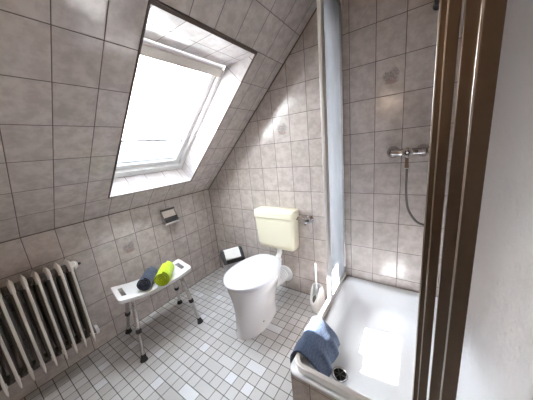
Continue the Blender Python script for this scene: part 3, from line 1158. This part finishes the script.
# left side: wall profile, fixed panel, and the door slid behind it
mb = MB()
ebox(mb, 1.436, 1.462, -0.030, -0.006, ZB, ZT)
mb.build('wall_profile', M['aluminium'], enc, bevel=0.003)
mb = MB()
mb.quad([(1.448 - EX, y - EY, z - EZ) for y, z in ((-0.322, ZB), (-0.030, ZB), (-0.030, ZT), (-0.322, ZT))])
fx = mb.build('fixed_panel', M['acrylic'], enc, smooth=False)
fx['label'] = 'bluish frosted panel beside the wall profile'
mb = MB()
ebox(mb, 1.442, 1.455, -0.330, -0.322, ZB, ZT)
mb.build('gap_strip', M['gap_strip'], fx, smooth=False)  # dark strip drawn where panel and stile leave a gap
mb = MB()
ebox(mb, 1.437, 1.441, -0.330, -0.045, ZB + 0.004, ZT)
dl = mb.build('sliding_door', M['acrylic_clear'], enc, smooth=False)
mb = MB()
ebox(mb, 1.4365, 1.458, -0.372, -0.330, ZB + 0.002, ZT)
st = mb.build('door_stile', M['pale_aluminium'], dl, bevel=0.004)
mb = MB()
ebox(mb, 1.458, 1.461, -0.366, -0.358, ZB + 0.004, ZT)
ebox(mb, 1.458, 1.461, -0.346, -0.338, ZB + 0.004, ZT)
mb.build('groove_rib', M['pale_aluminium'], dl)

# front side: two doors slid to the right in front of the fixed panel
mb = MB()
ebox(mb, 2.158, XR - 0.003, EY - 0.004, EY + 0.032, ZB, ZT)
mb.build('wall_profile', M['browned_profile'], enc, bevel=0.003)
mb = MB()                                   # fixed panel, nearest the viewer
mb.quad([(x - EX, 0.005, z - EZ) for x, z in ((2.010, ZB), (2.184, ZB), (2.184, ZT), (2.010, ZT))])
f2 = mb.build('fixed_panel', M['acrylic_grey'], enc, smooth=False)
mb = MB()
ebox(mb, 1.979, 2.012, EY - 0.004, EY + 0.012, ZB, ZT)
mb.build('stile', M['browned_profile'], f2, bevel=0.0015)
mb = MB()
ebox(mb, 1.974, 1.979, EY - 0.007, EY + 0.004, ZB, ZT)
mb.build('edge_bead', M['aluminium'], f2, bevel=0.0012)
mb = MB()
ebox(mb, 1.976, 2.170, EY + 0.016, EY + 0.020, ZB, ZT)
d2 = mb.build('sliding_door', M['acrylic_clear'], enc, smooth=False)
mb = MB()
ebox(mb, 1.9505, 1.977, EY + 0.008, EY + 0.024, ZB, ZT)
mb.build('stile', M['browned_profile'], d2, bevel=0.0015)
mb = MB()
ebox(mb, 1.942, 2.130, EY + 0.030, EY + 0.034, ZB, ZT)
d3 = mb.build('sliding_door', M['acrylic_clear'], enc, smooth=False)
mb = MB()
ebox(mb, 1.906, 1.9455, EY + 0.028, EY + 0.042, ZB, ZT)
mb.build('stile', M['browned_profile'], d3, bevel=0.0015)
for xx in (1.9055, 1.9195):
    mb = MB()
    ebox(mb, xx, xx + 0.004, EY + 0.022, EY + 0.030, ZB, ZT)
    mb.build('edge_bead', M['aluminium'], d3, bevel=0.001)

# ---------------------------------------------------------------- shower mixer, hose, hand shower rail
mx = thing('shower_mixer', 'chrome single-lever shower mixer on the tiled shower wall', 'tap', (1.83, 0.0, 1.215))
mb = MB()
mb.tube([(-0.082, -0.058, 0), (-0.066, -0.060, 0.0), (-0.03, -0.060, 0), (0.03, -0.060, 0), (0.066, -0.060, 0), (0.082, -0.058, 0)], [0.018, 0.020, 0.021, 0.021, 0.020, 0.018], 20)
body = mb.build('body', M['chrome'], mx)
for sx in (-1, 1):
    mb = MB()
    mb.lathe([(0.036, -0.001), (0.035, -0.014), (0.024, -0.028), (0.021, -0.052)], (sx * 0.075, 0, 0), (0, 1, 0), 28)
    mb.build('wall_rosette', M['chrome'], mx)
mb = MB()
mb.lathe([(0.028, -0.055), (0.030, -0.082), (0.028, -0.094), (0.018, -0.099)], (0.0, 0, -0.002), (0, 1, 0), 28)
ld = mb.build('lever_hub', M['chrome'], mx)
mb = MB()
mb.loft([[Vector((x * w, -0.088 + y * tk, z)) for x, y in ((-1, -1), (1, -1), (1, 1), (-1, 1))]
         for z, w, tk in ((-0.018, 0.010, 0.006), (-0.06, 0.010, 0.005), (-0.088, 0.0115, 0.005), (-0.094, 0.009, 0.003))])
mb.build('lever', M['chrome'], ld, bevel=0.002)
mb = MB()
mb.lathe([(0.013, -0.0992), (0.013, -0.1005), (0.009, -0.101)], (0, 0, -0.002), (0, 1, 0), 20)
mb.build('hub_button', M['black'], ld)
mb = MB()
mb.lathe([(0.006, -0.1009), (0.005, -0.102)], (0, 0, -0.002), (0, 1, 0), 16)
mb.build('hub_dot', M['white_plastic'], ld)
mb = MB()
mb.tube([(0.0, -0.060, -0.018), (0.0, -0.060, -0.036)], 0.011, 14)
mb.build('hose_union', M['chrome'], mx)

hs = thing('shower_hose', 'grey metal shower hose looping down from the mixer', 'hose', (1.83, -0.060, 1.178))
ctrl = [(0, 0, 0.0), (0.000, 0.006, -0.08), (0.002, 0.014, -0.20), (0.012, 0.016, -0.29), (0.032, 0.016, -0.345), (0.065, 0.014, -0.388), (0.105, 0.012, -0.402),
        (0.140, 0.010, -0.385), (0.158, -0.010, -0.33), (0.160, -0.035, -0.20), (0.158, -0.050, 0.0), (0.152, -0.060, 0.25), (0.144, -0.040, 0.48), (0.137, -0.026, 0.602)]


def catmull(c, k=8):
    c = [Vector(p) for p in c]
    out = []
    for i in range(len(c) - 1):
        p0, p1, p2, p3 = c[max(i - 1, 0)], c[i], c[i + 1], c[min(i + 2, len(c) - 1)]
        for q in range(k):
            t = q / k
            out.append(0.5 * ((2 * p1) + (p2 - p0) * t + (2 * p0 - 5 * p1 + 4 * p2 - p3) * t * t + (3 * p1 - p0 - 3 * p2 + p3) * t ** 3))
    out.append(c[-1])
    return out


mb = MB()
hp = catmull(ctrl, 14)
mb.tube(hp, [0.0068 + 0.0007 * (k % 2) for k in range(len(hp))], 12)
tag_h = mb.build('hose', simple('grey_metal_hose', (0.15, 0.135, 0.125), 0.4, metal=0.3), hs)

rl_ = thing('shower_rail', 'chrome hand shower rail with black bracket at the shower wall', 'shower rail', (1.961, 0.0, 1.30))
mb = MB()
mb.tube([(0.005, -0.045, 0.0), (0.005, -0.045, 0.66)], 0.010, 16)
rr_ = mb.build('rail', M['chrome'], rl_)
for z in (0.02, 0.625):
    mb = MB()
    mb.lathe([(0.022, -0.001), (0.021, -0.010), (0.014, -0.030), (0.019, -0.048), (0.017, -0.062), (0.008, -0.068)], (-0.034 if z > 0.3 else 0.004, 0, z), (0, 1, 0), 22)
    mb.build('bracket', M['black'], rl_)
mb = MB()
mb.tube([(0.005, -0.045, 0.460), (0.005, -0.072, 0.467)], 0.016, 16)
hk = mb.build('slider', M['chrome'], rl_)
hsw = thing('hand_shower', 'chrome hand shower hanging in the slider of the shower rail', 'hand shower', (1.966, -0.086, 1.778))
mb = MB()
mb.tube([(0, 0, 0.0), (0, -0.004, 0.07), (0, -0.012, 0.12), (0, -0.030, 0.16)], [0.010, 0.011, 0.012, 0.014], 14)
mb.build('handle', M['chrome'], hsw)
mb = MB()
mb.lathe([(0.012, 0.018), (0.034, 0.008), (0.038, -0.004), (0.036, -0.010)], (0, -0.038, 0.170), (0, 0.8, 0.6), 24)
mb.build('spray_head', M['chrome'], hsw)

# ---------------------------------------------------------------- bath mat hung over the rail
mat_root = thing('bath_mat', 'denim blue bath mat hung over the low rail of the shower tray', 'bath mat', (1.451, -0.70, 0.322))
prof = [(-0.054, -0.085), (-0.056, -0.070), (-0.054, -0.050), (-0.048, -0.030), (-0.034, -0.008), (-0.018, 0.0045), (0.0, 0.0085), (0.016, 0.0045), (0.034, -0.006),
        (0.060, -0.026), (0.088, -0.050), (0.108, -0.078), (0.118, -0.108), (0.122, -0.125)]
sp_, NT_ = catmull([(a, 0, b) for a, b in prof], 4), 30
verts, faces, uvs = [], [], []
n1 = len(sp_)
for i, p in enumerate(sp_):
    for j in range(NT_ + 1):
        q = j / NT_
        s = i / (n1 - 1)
        y = -0.122 + 0.256 * q
        inside = max(0.0, (s - 0.55) / 0.45)
        outside = max(0.0, (0.42 - s) / 0.42)
        y += 0.022 * outside * (q - 0.3) - 0.016 * inside * math.sin(q * 3)
        fold = math.sin(q * 15 + s * 3.0) * 0.012 * (inside + 0.8 * outside) + math.sin(q * 31 + 1.3 - s * 5) * 0.0035 * (inside + outside)
        x = p.x + fold * 0.6
        z = p.z + abs(fold) * 0.8 * inside
        if p.z > -0.03 and abs(p.x) < 0.02:
            z = max(z, p.z)
        verts.append((x, y, z))
        uvs.append((s * 0.62, q * 0.27))
for i in range(n1 - 1):
    for j in range(NT_):
        a = i * (NT_ + 1) + j
        faces.append((a, a + 1, a + NT_ + 2, a + NT_ + 1))
mb = MB()
mb.add(verts, faces, [[uvs[k] for k in f] for f in faces])
mb.build('mat_cloth', M['bath_mat'], mat_root, solid=0.007, angle=80)
